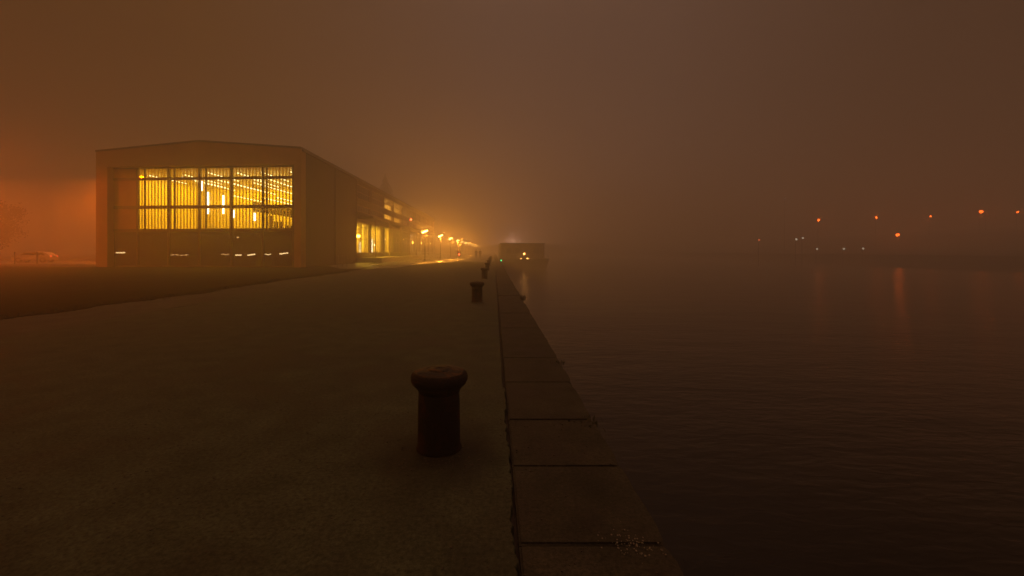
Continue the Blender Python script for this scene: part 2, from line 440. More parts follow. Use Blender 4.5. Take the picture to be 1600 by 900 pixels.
# coping slabs along the quay edge, open joints between them
joints = [1.55, 2.33, 3.18, 4.05, 5.2, 6.39]
y = 6.39
while y < 150: y += 2.3 + 0.2*math.sin(y*3.3); joints.append(y)
joints = [-3.0, -1.6, -0.2, 0.7] + joints
bm = bmesh.new()
for a, b in zip(joints, joints[1:]):
    g_ = 0.0045 if a < 4.5 and b < 5 else 0.0025
    t = MB()
    dz = rnd.uniform(-0.004, 0.003); dx = rnd.uniform(-0.012, 0.008)
    n_ = max(2, int((b-a)/(0.06 if a < 9 else 0.4)))
    right = []
    for q in range(n_+1):
        yy = a+g_ + (b-a-2*g_)*q/n_
        chip = 0.014*max(0.0, rnd.gauss(0, 1)-0.7) + (0.018*rnd.random() if q in (0, n_) else 0)
        right.append((0.885+dx+wob(yy, 0.003, 5.0, a)-chip, yy))
    t.prism([(0.128, a+g_)] + right + [(0.128, b-g_)], -0.28, 0.0+dz)
    bmesh.ops.bevel(t.bm, geom=[e for e in t.bm.edges if all(v.co.z > -0.1 for v in e.verts)], offset=0.012 if a < 8 else 0.02, segments=2, affect='EDGES')
    me = bpy.data.meshes.new('tmp'); t.bm.to_mesh(me); t.bm.free(); bm.from_mesh(me); bpy.data.meshes.remove(me)
mb = MB(); mb.bm.free(); mb.bm = bm
mb.box(0.128, 0.885, 150.5, 560, -0.28, 0.0)
struct(mb, 'quay_edge', M['coping'])
struct(MB().box(0.17, 0.84, -60, 560, -4.3, -0.285), 'quay_wall', M['quay_stone'])

# gravel path and dark lawn on the land side
def strip(name, mat, x0f, x1f, y0, y1, z, step=0.6, h=0.03):
    bm = bmesh.new(); prev = None; y = y0
    while y <= y1:
        a, b = x0f(y), x1f(y)
        row = [bm.verts.new((a, y, z-h)), bm.verts.new((a, y, z)), bm.verts.new((b, y, z)), bm.verts.new((b, y, z-h))]
        if prev:
            for i in range(3): bm.faces.new((prev[i], prev[i+1], row[i+1], row[i]))
        prev = row; y += step if y < 60 else 5
    mb = MB(); mb.bm.free(); mb.bm = bm
    return struct(mb, name, mat)
strip('footpath', M['footpath'], lambda y: -10.95, lambda y: -8.56, -20, 150, -0.022)
strip('lawn', M['lawn'], lambda y: -37.0 if y > 41.5 else -200.0, lambda y: -10.75 + wob(y, 0.16, 0.45, 0.3) + wob(y, 0.07, 2.3, 1.0), -20, 45.0, -0.004, step=0.25, h=0.03)
# pale wet promenade beyond, reaching down to the building's platform
mb = MB(); mb.prism([(-16.8, 46.0), (-13.0, 38.4), (-10.8, 37.6), (-9.1, 39.5), (-8.7, 47.0), (-7.6, 58.0), (-4.6, 62.6), (0.02, 63.4), (0.02, 420), (-16.8, 420)], -0.03, 0.006)
struct(mb, 'promenade', M['promenade'])
for (x, y, a, b, s) in ((-11.75, 39.4, 0.75, 0.42, 1), (-10.65, 39.9, 0.95, 0.5, 2), (-11.0, 45.5, 1.2, 0.9, 3), (-9.9, 53.0, 0.8, 1.6, 4)):
    r_ = random.Random(s); pts = []
    for i in range(28):
        t = 2*math.pi*i/28; k = 1 + 0.16*math.sin(3*t+s) + 0.08*math.sin(7*t+2*s)
        pts.append((x + a*k*math.cos(t), y + b*k*math.sin(t)))
    o = MB().prism(pts, 0.0, 0.011).build('puddle', M['puddle'])
    o['kind'] = 'structure'
# side road left of the hall, with its kerb
struct(MB().box(-230, -39.5, 47.5, 66.0, -0.05, -0.004), 'road', M['road'])
struct(MB().box(-230, -39.5, 46.9, 47.3, -0.05, 0.11), 'kerb', M['kerb'])
struct(MB().box(-230, -39.5, 66.2, 66.6, -0.05, 0.11), 'kerb', M['kerb'])
# far bank
bm = bmesh.new(); prev = None
prof = [(112.0, -4.3), (112.0, 0.4), (120, 0.8), (130, 1.3), (150, 3.6), (190, 8.0), (260, 13.0), (398, 16.0), (398, -4.3)]
for y in range(-60, 601, 30):
    row = [bm.verts.new((x, y, z + (0.5*math.sin(y*0.03+x*0.05) if z > 2 else 0))) for x, z in prof]
    if prev:
        for i in range(len(prof)-1): bm.faces.new((prev[i], prev[i+1], row[i+1], row[i]))
    prev = row
mb = MB(); mb.bm.free(); mb.bm = bm
struct(mb, 'river_bank', M['soil'])
def bank_z(x):
    for (x0, z0), (x1, z1) in zip(prof[1:], prof[2:]):
        if x0 <= x <= x1: return z0 + (z1-z0)*(x-x0)/(x1-x0)
    return 0

# haze: one closed box of even air
hm, hnt, hout = new_mat('fog_air')
pv = hnt.nodes.new('ShaderNodeVolumePrincipled')
pv.inputs['Color'].default_value = FOG_COLOR
pv.inputs['Density'].default_value = FOG_DENSITY
pv.inputs['Anisotropy'].default_value = FOG_ANISO
pv.inputs['Density Attribute'].default_value = ''
hnt.links.new(pv.outputs[0], hout.inputs['Volume'])
try: hm.cycles.homogeneous_volume = True
except Exception: pass
hz = MB().box(-440, 420, -80, 620, -5.4, 34.0).build('haze', hm)
hz['kind'] = 'stuff'

# ------------------------------------------------------------------ the exhibition hall
A = Vector((-37.1, 42.4, 0)); B = Vector((-17.4, 41.0, 0))
U = (B - A).normalized(); Nf = Vector((-U.y, U.x, 0))       # Nf points into the building (away from the camera)
LEN = (B - A).length
def fp(u, d):                      # plan point on the facade: u metres from the left corner, d metres behind its front
    p = A + U*u + Nf*d
    return (p.x, p.y)
def fu(px, d=0.0):                 # where a sight line through photo column px meets the facade plane d behind the front
    k = (px - 772.0)/F
    p0 = A + Nf*d
    t = (p0.x - k*p0.y)/(k*U.y - U.x)
    return t
def fbox(mb, u0, u1, d0, d1, z0, z1):
    return mb.prism([fp(u0, d0), fp(u1, d0), fp(u1, d1), fp(u0, d1)], z0, z1)
hall = thing('exhibition_hall', 'long dark gabled hall with a large yellow lit window facing the plaza', 'building', (-27, 42, 0))
HP = Vector((-27, 42, 0))
def hpart(mb, name, mat, parent=hall, **k):
    if parent is hall:
        for v in mb.bm.verts: v.co -= HP
    else:
        for v in mb.bm.verts: v.co -= HP
    return mb.build(name, mat, parent, **k)
EAVE, RIDGE = 10.72, 11.5
END_Y = 134.0
uL0 = fu(167.5, 0.0); uW0 = fu(217, 0.7); uW1 = fu(459.5, 0.0)
# front frame: piers, gable beam, spandrel
for a, b in ((0, uL0), (uW1, LEN)):
    mb = MB(); fbox(mb, a, b, 0, 0.9, 0, 9.35)
    hpart(mb, 'facade_pier', M['cladding'])
um = fu(310)
mb = MB()
bot = [(*fp(0, 0), 9.35), (*fp(LEN, 0), 9.35), (*fp(LEN, 0), EAVE), (*fp(um, 0), RIDGE), (*fp(0, 0), EAVE)]
top = [(*fp(0, 0.9), 9.35), (*fp(LEN, 0.9), 9.35), (*fp(LEN, 0.9), EAVE), (*fp(um, 0.9), RIDGE), (*fp(0, 0.9), EAVE)]
mb.hull(bot, top)
hpart(mb, 'gable', M['cladding'])
# glazing behind the frame
tr = [(3.28, 3.56), (5.45, 5.75), (8.13, 8.38), (9.2, 9.345)]
mull = [fu(p, 0.7) for p in (168, 215.5, 264, 312, 362, 411, 458.5)]
gw = empty('front_window', (0, 0, 0)); gw.parent = hall
mb = MB()
for z0, z1 in tr: fbox(mb, uL0, uW1+0.1, 0.62, 0.80, z0, z1)
for i, u in enumerate(mull): fbox(mb, u-0.09, u+0.09, 0.60, 0.815, 0.0, 9.34)
for px in (226.5, 273, 322, 417): # thin second mullions
    u = fu(px, 0.7); fbox(mb, u-0.05, u+0.05, 0.63, 0.79, 3.57, 9.19)
hpart(mb, 'frame', M['frame'], gw)
mb = MB()
for u0, u1 in zip(mull[1:], mull[2:]):
    for z0, z1 in ((3.56, 5.45), (5.75, 8.13), (8.38, 9.2)):
        fbox(mb, u0+0.09, u1-0.09, 0.705, 0.717, z0, z1)
hpart(mb, 'glazing', M['glass'], gw)
# blind bay at the left end
mb = MB(); 
for z0, z1 in ((3.56, 5.45), (5.75, 8.13), (8.38, 9.2)):
    fbox(mb, mull[0]+0.09, mull[1]-0.09, 0.69, 0.73, z0, z1)
hpart(mb, 'blind_panel', M['cladding'])
# frosted slat screen
mb = MB(); u = mull[1] + 0.05; per = 0.322
while u < mull[-1] - 0.1:
    fbox(mb, u, u+0.14, 1.02, 1.05, 3.5, 9.3); u += per
hpart(mb, 'slat_screen', M['slat'], gw)
# ground floor shopfront panes
for u0, u1 in zip(mull, mull[1:]):
    mb = MB(); fbox(mb, u0+0.09, u1-0.09, 0.70, 0.715, 0.12, 3.27)
    hpart(mb, 'shopfront_pane', M['fog_reflect_glass'])
mb = MB(); fbox(mb, uL0, uW1, 0.58, 0.83, 0.0, 0.118); hpart(mb, 'plinth', M['frame'])
# side walls, back wall, roof
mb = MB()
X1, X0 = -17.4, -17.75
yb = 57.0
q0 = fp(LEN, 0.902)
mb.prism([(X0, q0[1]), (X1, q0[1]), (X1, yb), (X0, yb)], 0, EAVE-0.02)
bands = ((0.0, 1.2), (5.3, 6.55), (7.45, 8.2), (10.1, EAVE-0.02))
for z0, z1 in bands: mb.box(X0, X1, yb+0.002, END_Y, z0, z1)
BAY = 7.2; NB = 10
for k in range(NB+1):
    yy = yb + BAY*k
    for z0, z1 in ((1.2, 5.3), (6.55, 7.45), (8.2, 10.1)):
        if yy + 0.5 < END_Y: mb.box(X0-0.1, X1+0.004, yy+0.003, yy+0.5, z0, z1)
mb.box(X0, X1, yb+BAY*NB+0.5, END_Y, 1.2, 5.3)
hpart(mb, 'side_wall', M['shaded_cladding'])
mb = MB(); q = fp(0, 0.902); mb.prism([(q[0], q[1]), (q[0]+0.35, q[1]), (-36.75, END_Y), (-37.1, END_Y)], 0, EAVE-0.02)
mb.box(-36.7, -17.8, END_Y-0.4, END_Y, 0, EAVE-0.02)
hpart(mb, 'rear_wall', M['cladding'])
mb = MB()
f0, f1, f2 = fp(-0.03, -0.04), fp(um, -0.04), fp(LEN+0.03, -0.04)
ov = 0.16
for (a0, za), (b0, zb), xa, xb in (((f0, EAVE), (f1, RIDGE), -37.15, -27.2), ((f1, RIDGE), (f2, EAVE), -27.2, -17.33)):
    mb.hull([(a0[0], a0[1], za+0.01), (b0[0], b0[1], zb+0.01), (xb, END_Y, zb+0.01), (xa, END_Y, za+0.01)],
            [(a0[0], a0[1], za+ov), (b0[0], b0[1], zb+ov), (xb, END_Y, zb+ov), (xa, END_Y, za+ov)])
hpart(mb, 'roof', M['roofing'])
# interior of the front hall (upper level), its floor slab, rear partition and a gallery
mb = MB()
mb.box(-36.6, -36.3, 44.2, 57.0, 3.5, 9.4)
mb.box(-36.6, -17.8, 57.0, 57.3, 4.3, 9.4)
mb.box(-17.98, -17.8, 42.6, 57.0, 3.5, 9.4)
hpart(mb, 'interior_wall', M['hall_wall'])
mb = MB(); mb.prism([fp(0.4, 0.95), fp(LEN-0.4, 0.95), (-17.8, 57.3), (-36.6, 57.3)], 9.42, 9.6)
hpart(mb, 'interior_ceiling', M['hall_wall'])
mb = MB(); mb.prism([fp(0.4, 0.95), fp(LEN-0.4, 0.95), (-17.8, 57.3), (-36.6, 57.3)], 3.1, 3.4)
hpart(mb, 'interior_floor', M['hall_floor'])
mb = MB()
mb.box(-36.3, -18.0, 56.6, 56.95, 3.4, 4.35)
mb.box(-24.6, -18.0, 46.5, 56.5, 5.55, 6.0)
mb.box(-24.6, -24.3, 46.5, 56.5, 6.0, 6.5)
for i in range(9): mb.box(-22.9+i*0.55, -22.6+i*0.55, 46.2, 46.45, 3.4, rnd.choice((4.1, 4.5, 4.8, 5.1)))
hpart(mb, 'gallery', M['hall_dark'])
# ground-floor room behind the dark shopfront
mb = MB()
mb.box(-36.6, -17.8, 48.6, 48.9, 0.0, 3.1)
hpart(mb, 'shop_wall', M['hall_dark'])
# long room behind the side windows
mb = MB()
mb.box(-23.4, -23.1, 57.4, END_Y-1, 0.7, 5.5)
mb.box(-23.1, -17.8, 57.35, 57.5, 0.7, 5.5)
for yy in (79.2, 93.2, 116.0): mb.box(-23.1, -18.4, yy, yy+0.15, 0.7, 5.5)
hpart(mb, 'room_wall', M['hall_wall'])
mb = MB(); mb.box(-23.1, -17.8, 57.5, END_Y-1, 0.7, 0.9); mb.box(-23.1, -17.8, 57.5, END_Y-1, 5.5, 5.65)
hpart(mb, 'room_floor', M['hall_floor'])
mb = MB(); mb.box(-24.0, -23.7, 57.4, END_Y-1, 6.3, 10.4); mb.box(-23.7, -17.8, 70.9, 71.1, 6.3, 10.4); mb.box(-23.7, -17.8, 86.2, 86.4, 6.3, 10.4); mb.box(-23.7, -17.8, 57.4, END_Y-1, 6.2, 6.3)
hpart(mb, 'upper_room_wall', M['hall_wall'])
# side windows, one per bay: upper, middle strip and tall lower window
for k in range(NB):
    y0, y1 = yb + BAY*k + 0.5, min(yb + BAY*(k+1), END_Y-0.6)
    for z0, z1, nv, nh, nm in ((8.2, 10.1, 6, 1, 'upper_window'), (6.55, 7.45, 6, 0, 'strip_window'), (1.2, 5.3, 5, 3, 'tall_window')):
        w = empty(nm); w.parent = hall
        mb = MB()
        for s in (y0, y1-0.1): mb.box(X0+0.06, X1-0.05, s, s+0.1, z0, z1)
        for s in (z0, z1-0.09): mb.box(X0+0.065, X1-0.055, y0+0.1, y1-0.1, s, s+0.09)
        for i in range(1, nv):
            yy = y0 + (y1-y0)*i/nv
            wd = 0.13 if nm == 'tall_window' and i in (2, 4) else 0.04
            mb.box(X0+0.115, X0+0.185, yy-wd, yy+wd, z0+0.09, z1-0.09)
        for i in range(1, nh+1):
            zz = z0 + (z1-z0)*(i/(nh+1) if nm != 'tall_window' else (0.45, 0.66, 0.84)[i-1])
            mb.box(X0+0.12, X0+0.18, y0+0.1, y1-0.1, zz-0.035, zz+0.035)
        hpart(mb, 'frame', M['frame'], w)
        mb = MB(); mb.box(X0+0.14, X0+0.15, y0+0.1, y1-0.1, z0+0.09, z1-0.09)
        hpart(mb, 'pane', M['dark_glass'] if (nm != 'tall_window' and k < 2) or (nm == 'tall_window' and k in (3, 4)) else M['glass'], w)
        if nm == 'tall_window' and k not in (5, 6):
            mb = MB()
            for i, (a, b) in enumerate(((0.02, 0.13), (0.44, 0.56), (0.84, 0.98))):
                ya, yb2 = y0 + (y1-y0)*a, y0 + (y1-y0)*b
                n = 6
                for j in range(n):
                    t0, t1 = ya + (yb2-ya)*j/n, ya + (yb2-ya)*(j+1)/n
                    xa = X0 - 0.25 - 0.05*(j % 2)
                    mb.box(xa, xa+0.02, t0, t1-0.01, 1.0, 5.25)
            hpart(mb, 'curtain', M['curtain'], w)
mb = MB(); mb.box(-17.396, -17.24, 41.2, END_Y, EAVE-0.2, EAVE-0.03); hpart(mb, 'gutter', M['roofing'])
for yy in (49.6, 57.25, 71.65, 86.05, 100.45, 114.85):
    mb = MB(); mb.tube((-17.31, yy, 0.63 if yy > 57.4 else 0.02), (-17.31, yy, EAVE-0.21), 0.055); hpart(mb, 'downpipe', M['roofing'])
# canopy and loading platform along the side
mb = MB(); mb.box(-17.39, -15.4, 58.0, 116.0, 5.62, 5.9)
hpart(mb, 'canopy', M['shaded_cladding'])
mb = MB()
mb.box(-17.39, -14.2, 57.5, 122, 0.0, 0.62)
hpart(mb, 'platform', M['kerb'])
for yy in range(60, 116, 8):
    mb = MB(); mb.tube((-15.6, yy, 0.62), (-15.6, yy, 5.62), 0.09); hpart(mb, 'canopy_post', M['frame'])

def area(name, loc, sx, sy, power, color, rot=(0, 0, 0), parent=None):
    l = bpy.data.lights.new(name, 'AREA'); l.shape = 'RECTANGLE'; l.size = sx; l.size_y = sy
    l.energy = power; l.color = color
    o = bpy.data.objects.new(name, l); o.location = loc; o.rotation_euler = rot; COL.objects.link(o)
    return o
def point(name, loc, power, color, r=0.15):
    l = bpy.data.lights.new(name, 'POINT'); l.energy = power; l.color = color; l.shadow_soft_size = r
    o = bpy.data.objects.new(name, l); o.location = loc; COL.objects.link(o)
    return o
area('hall_ceiling_light', (-27.2, 50.2, 9.38), 17, 12, P_HALL, YELLOW)
area('room_light', (-20.4, 68.5, 5.45), 3.5, 20, 13500, (1.0, 0.58, 0.03))
area('room_light', (-20.4, 104.0, 5.45), 3.5, 18, 3500, (1.0, 0.55, 0.14))
area('upper_room_light', (-20.6, 78.5, 10.3), 4, 13, 5200, (1.0, 0.52, 0.08))

# tube lamps of the hall: rows running away under the ceiling, seen as dots between the slats
n_t = 0
rows = [(-35.0, 9.15, 46, 52), (-32.4, 9.15, 47, 55), (-30.6, 9.0, 45, 51), (-30.2, 8.55, 46, 53), (-28.0, 9.15, 44.6, 50), (-27.7, 8.6, 45.5, 55.5), (-26.9, 8.45, 46, 56),
        (-25.2, 9.15, 44.4, 50), (-24.6, 8.8, 44.5, 52), (-24.0, 8.3, 45.5, 55), (-22.6, 9.15, 44.2, 50.0), (-22.2, 8.55, 44.6, 51.5), (-21.0, 8.15, 45, 55), (-19.7, 9.15, 43.8, 49), (-19.2, 8.55, 44.2, 52),
        (-28.6, 7.55, 50, 56.3), (-24.9, 7.2, 49, 56.3), (-22.4, 7.0, 47, 53), (-20.2, 6.9, 46.6, 52), (-19.0, 6.8, 47.5, 54)]
for (x, z, y0, y1) in rows:
    o = MB().tube((0, 0, 0), (0, y1-y0, 0), 0.04, n=8).build('ceiling_tube', M['tube_hall'])
    o.location = (x, y0, z)
    tag(o, 'thin glowing ceiling tube running back into the yellow hall, seen as dots between slats', 'lamp', 'tube lamps under the hall ceiling')
for (px, ya, yb_, lab) in ((315, 283, 298, 'short white light tube hanging highest in the big yellow window'),
                           (325, 300, 334, 'longest vertical white light tube, left one of the two crossing the transom'),
                           (349, 305, 334, 'vertical white light tube crossing the transom near the middle of the big window'),
                           (365, 328, 340, 'short white light tube hanging just below the transom, centre of the big window'),
                           (398, 333, 345, 'lowest and rightmost vertical white tube in the big yellow window')):
    u = fu(px, 0.9); x, yv = fp(u, 0.9)
    z1, z0 = CAM_H + (392-ya)*yv/F, CAM_H + (392-yb_)*yv/F
    t = thing('hanging_tube', lab, 'lamp', (x, yv, z0), 0, 'vertical tubes hung behind the big window')
    MB().tube((0, 0, 0), (0, 0, z1-z0), 0.075, n=12).build('tube', M['tube_white'], t)
    MB().tube((0, 0, z1-z0), (0, 0, 9.3-z0), 0.008, n=6).build('cable', M['frame'], t)
# glowing bars on added counters stand in for headlight reflections in the dark panes
for (px0, px1, yy, mt, lab) in ((167, 195, 395, 'refl_low', 'brightest low white headlight reflection bar behind the leftmost dark shopfront pane'),
                               (267, 296, 398.5, 'tube_faint', 'faint broken headlight reflection bar low behind the third dark shopfront pane'),
                               (346, 358, 397.5, 'tube_faint', 'dim short headlight reflection bar low behind the fourth dark shopfront pane'),
                               (368, 377, 398.5, 'refl_low', 'short bright headlight reflection bar low at the left of the fifth dark pane'),
                               (387, 399, 398, 'refl_low', 'short bright headlight reflection bar low at the right of the fifth dark pane'),
                               (412, 424, 397.5, 'refl_low', 'headlight reflection bar low at the left of the rightmost dark pane'),
                               (437, 450, 396, 'refl_low', 'slanting headlight reflection bar low at the right of the rightmost dark pane')):
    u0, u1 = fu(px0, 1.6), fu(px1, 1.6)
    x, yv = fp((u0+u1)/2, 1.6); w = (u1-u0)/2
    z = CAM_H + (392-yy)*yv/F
    t = thing('reflection_bar', lab, 'lamp', (x, yv, 0.0), math.atan2(U.y, U.x), 'headlight reflection bars behind the shopfront')
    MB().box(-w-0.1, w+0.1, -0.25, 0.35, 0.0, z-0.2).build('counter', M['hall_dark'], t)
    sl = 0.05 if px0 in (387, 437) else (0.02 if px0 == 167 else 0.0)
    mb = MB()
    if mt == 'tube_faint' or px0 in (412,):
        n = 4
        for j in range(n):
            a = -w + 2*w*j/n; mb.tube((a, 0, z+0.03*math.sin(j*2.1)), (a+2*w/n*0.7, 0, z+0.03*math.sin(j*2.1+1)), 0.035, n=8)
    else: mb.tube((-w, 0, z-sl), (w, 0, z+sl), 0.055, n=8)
    mb.build('reflection_glow', M[mt], t)
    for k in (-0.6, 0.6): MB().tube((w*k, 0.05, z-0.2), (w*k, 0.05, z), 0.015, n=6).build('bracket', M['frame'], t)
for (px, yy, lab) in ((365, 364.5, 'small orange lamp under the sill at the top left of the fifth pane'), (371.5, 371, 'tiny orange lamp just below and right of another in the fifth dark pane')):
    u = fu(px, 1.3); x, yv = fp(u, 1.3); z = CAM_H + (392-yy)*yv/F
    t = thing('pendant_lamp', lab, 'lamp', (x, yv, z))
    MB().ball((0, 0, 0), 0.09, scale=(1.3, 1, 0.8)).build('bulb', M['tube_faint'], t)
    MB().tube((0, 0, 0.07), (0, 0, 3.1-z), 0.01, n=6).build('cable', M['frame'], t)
# luminous columns in the side room
for (x, y, h, lab) in ((-19.0, 64.6, 1.9, 'tall glowing column lamp inside the first side window'), (-18.7, 69.4, 2.4, 'brightest glowing column lamp inside the second side window'),
                       (-18.6, 96.0, 3.2, 'tall white lamp inside the shop behind the nearest street lamp')):
    t = thing('column_lamp', lab, 'lamp', (x, y, 0.9))
    MB().tube((0, 0, 0.15), (0, 0, h), 0.16, n=16).build('shade', M['tube_white'], t)
    MB().tube((0, 0, 0), (0, 0, 0.149), 0.2, 0.17, n=16).build('base', M['frame'], t)
for i, (x, y, z) in enumerate(((-18.8, 94.6, 5.0), (-18.6, 98.5, 4.9), (-18.8, 103.0, 4.9), (-18.6, 107.0, 4.8), (-18.7, 111.0, 4.8))):
    t = thing('shop_lamp', 'bare globe lamp under the ceiling of the far lit shop room', 'lamp', (x, y, z), 0, 'globe lamps of the far shop room')
    MB().ball((0, 0, 0), 0.17, seg=14).build('globe', M['tube_white'], t)
    MB().tube((0, 0, 0.16), (0, 0, 5.49-z), 0.012, n=6).build('cable', M['frame'], t)
# red warning lamp on the side wall
yr = 17.2*F/(772-642)
t = thing('warning_lamp', 'small red lamp on the hall side wall above the canopy', 'lamp', (-17.4, yr, CAM_H + (392-343)*yr/F))
MB().box(0, 0.12, -0.06, 0.06, -0.06, 0.06).build('bracket', M['frame'], t)
MB().ball((0.22, 0, 0), 0.13).build('lens', M['red_lens'], t)

# ------------------------------------------------------------------ street lamps along the promenade
def make_street_lamp(label):
    t = thing('street_lamp', label, 'street lamp', (0, 0, 0), 0, 'street lamps along the promenade')
    MB().tube((0, 0, 0.3), (0, 0, 4.05), 0.055, 0.04, n=12).build('pole', M['pole'], t, smooth=True)
    MB().lathe([(0.0, 0.0), (0.13, 0.0), (0.13, 0.06), (0.085, 0.10), (0.075, 0.30), (0.0, 0.30)], n=16).build('base', M['pole'], t)
    h = MB(); h.hull([(-0.60, -0.10, 4.17), (0.60, -0.10, 4.69), (0.60, 0.10, 4.69), (-0.60, 0.10, 4.17)], [(-0.62, -0.11, 4.25), (0.58, -0.11, 4.77), (0.58, 0.11, 4.77), (-0.62, 0.11, 4.25)])
    h.tube((0, 0, 4.0), (0, 0, 4.42), 0.03, n=8)
    h.build('fixture', M['pole'], t)
    MB().tube((-0.42, 0, 4.105), (0.42, 0, 4.470), 0.09, n=12).build('tube', M['street_tube'], t)
    return t
lampY = [65.8, 84.8, 104.4, 124.5, 142, 161, 180, 205, 228, 250]
words_ = ['nearest and brightest', 'second', 'third', 'fourth', 'fifth', 'sixth', 'seventh', 'eighth', 'ninth', 'tenth and faintest']
proto = None
sl_data = bpy.data.lights.new('street_light', 'POINT'); sl_data.energy = P_STREET; sl_data.color = WARM; sl_data.shadow_soft_size = 0.25
for i, y in enumerate(lampY):
    lab = words_[i] + (' lit street lamp with a slanted tube, beside the hall' if i == 0 else ' slanted tube street lamp of the row, counted away from the hall front')
    if proto is None:
        proto = make_street_lamp(lab); o = proto
    else:
        o = copy_tree(proto); o['label'] = lab
    o.location = (-10.0 + (0.35 if i > 6 else 0), y, 0.0)
    lo = bpy.data.objects.new('street_light', sl_data); COL.objects.link(lo)
    lo.location = (o.location.x, y - 0.42, 4.22)

# sodium lamps of the road on the left and behind the hall
def make_sodium(label):
    t = thing('sodium_lamp', label, 'street lamp', (0, 0, 0), 0, 'sodium lamps of the side road')
    MB().tube((0, 0, 0), (0, 0, 10.6), 0.10, 0.06, n=12).build('pole', M['pole'], t)
    MB().tube((0, 0, 10.58), (0, -1.6, 10.9), 0.04, n=8).build('arm', M['pole'], t)
    hd = MB().box(-0.16, 0.16, -2.3, -1.55, 10.82, 10.98).build('head', M['pole'], t, bevel=0.03)
    MB().box(-0.12, 0.12, -2.2, -1.7, 10.78, 10.818).build('lens', M['sodium_lens'], hd)
    return t
so_data = bpy.data.lights.new('sodium_light', 'SPOT'); so_data.spot_size = R(172); so_data.spot_blend = 0.12; so_data.energy = P_SODIUM; so_data.color = SODIUM; so_data.shadow_soft_size = 0.3
proto = None
for i, (x, y, pw) in enumerate(((-50.0, 62.0, 1.0), (-62.0, 75.0, 1.0), (-74.0, 92.0, 1.0), (-66.0, 56.0, 1.0), (-95.0, 72.0, 1.0), (-48.0, 90.0, 1.0), (-45.5, 33.0, 1.0), (-54.0, 27.0, 1.0), (-80.0, 40.0, 1.0))):
    lab = 'tall orange sodium street lamp lighting the ground left of the hall'
    if proto is None: proto = make_sodium(lab); o = proto
    else: o = copy_tree(proto)
    o.location = (x, y, 0)
    if i == 6: so_data = so_data.copy(); so_data.energy = P_FRONT
    lo = bpy.data.objects.new('sodium_light', so_data); COL.objects.link(lo)
    lo.location = (x, y-1.95, 10.6)

# ------------------------------------------------------------------ bollards
def make_bollard(label):
    t = thing('mooring_bollard', label, 'bollard', (0, 0, 0), 0, 'iron mooring bollards along the quay edge')
    prof_s = [(0.0, 0.0), (0.170, 0.0), (0.171, 0.016), (0.164, 0.028), (0.161, 0.06), (0.160, 0.20), (0.157, 0.36), (0.155, 0.43), (0.0, 0.43)]
    MB().lathe(prof_s, n=48).build('shaft', M['iron'], t, smooth=True)
    prof_c = [(0.0, 0.4305), (0.157, 0.4305), (0.160, 0.445), (0.178, 0.470), (0.203, 0.492), (0.214, 0.512), (0.217, 0.534), (0.212, 0.557), (0.200, 0.573), (0.196, 0.577), (0.0, 0.577)]
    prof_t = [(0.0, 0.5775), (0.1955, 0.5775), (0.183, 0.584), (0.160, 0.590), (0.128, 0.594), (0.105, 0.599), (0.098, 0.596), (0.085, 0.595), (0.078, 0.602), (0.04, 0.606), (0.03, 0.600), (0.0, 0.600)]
    cap = None
    for nm, pr, mt in (('cap', prof_c, 'iron'), ('worn_lit_top', prof_t, 'iron_top')):
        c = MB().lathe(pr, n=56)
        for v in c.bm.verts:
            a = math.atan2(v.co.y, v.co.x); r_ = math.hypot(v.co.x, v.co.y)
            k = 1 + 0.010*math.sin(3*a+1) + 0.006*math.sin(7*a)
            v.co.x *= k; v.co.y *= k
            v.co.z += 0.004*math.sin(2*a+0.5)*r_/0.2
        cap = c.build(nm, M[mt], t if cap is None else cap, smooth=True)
    return t
bY = [3.47, 13.4, 24.5, 35.0, 45.5, 56.0, 66.5, 77.0]
bl = ['largest rusty iron mooring bollard with a rounded cap, close to the camera', 'second iron mooring bollard along the quay, capped and dark', 'third iron bollard along the quay edge, half hidden behind the second',
      'fourth iron bollard along the quay edge, just behind the third', 'fifth iron bollard along the quay, fading into the fog', 'sixth iron bollard along the quay, small and hazy',
      'seventh iron bollard along the quay, tiny and hazy', 'eighth iron bollard along the quay, nearly lost in fog']
proto = None
for i, (y, lab) in enumerate(zip(bY, bl)):
    if proto is None: proto = make_bollard(lab); o = proto
    else: o = copy_tree(proto); o['label'] = lab
    o.location = (-0.42 if i == 0 else -0.49 - 0.012*min(i, 5), y, 0.0)
    o.rotation_euler = (0, 0, i*1.3)

# ------------------------------------------------------------------ small quay details
def tuft(label, loc, n, h, seed):
    r_ = random.Random(seed); mb = MB()
    for _ in range(n):
        a = r_.uniform(0, 6.28); b = r_.uniform(0.2, 1.0); hh = h*r_.uniform(0.4, 1.0); w = r_.uniform(0.004, 0.009)
        x, y = r_.gauss(0, 0.05), r_.gauss(0, 0.08)
        p0 = Vector((x, y, 0)); d = Vector((math.cos(a), math.sin(a), 0)); s = Vector((-d.y, d.x, 0))*w
        p1 = p0 + d*hh*0.35*b + Vector((0, 0, hh*0.6)); p2 = p0 + d*hh*0.9*b + Vector((0, 0, hh*(1.0-0.45*b)))
        v = [mb.bm.verts.new(p) for p in (p0-s, p0+s, p1+s*0.8, p1-s*0.8, p2)]
        mb.bm.faces.new((v[0], v[1], v[2], v[3])); mb.bm.faces.new((v[3], v[2], v[4]))
    o = mb.build('weed_tuft', M['weed'], fix=False); o.location = loc
    return tag(o, label, 'weed', 'weeds growing at the quay edge')
tuft('scruffy weed tuft overhanging the quay edge left of the boat light reflection', (0.86, 14.0, -0.01), 70, 0.24, 1)
tuft('small weed tuft on the quay edge above the third coping slab', (0.87, 6.15, -0.02), 40, 0.08, 2)
tuft('low weed tuft at the quay edge in an open coping joint', (0.84, 4.02, -0.02), 50, 0.06, 3)
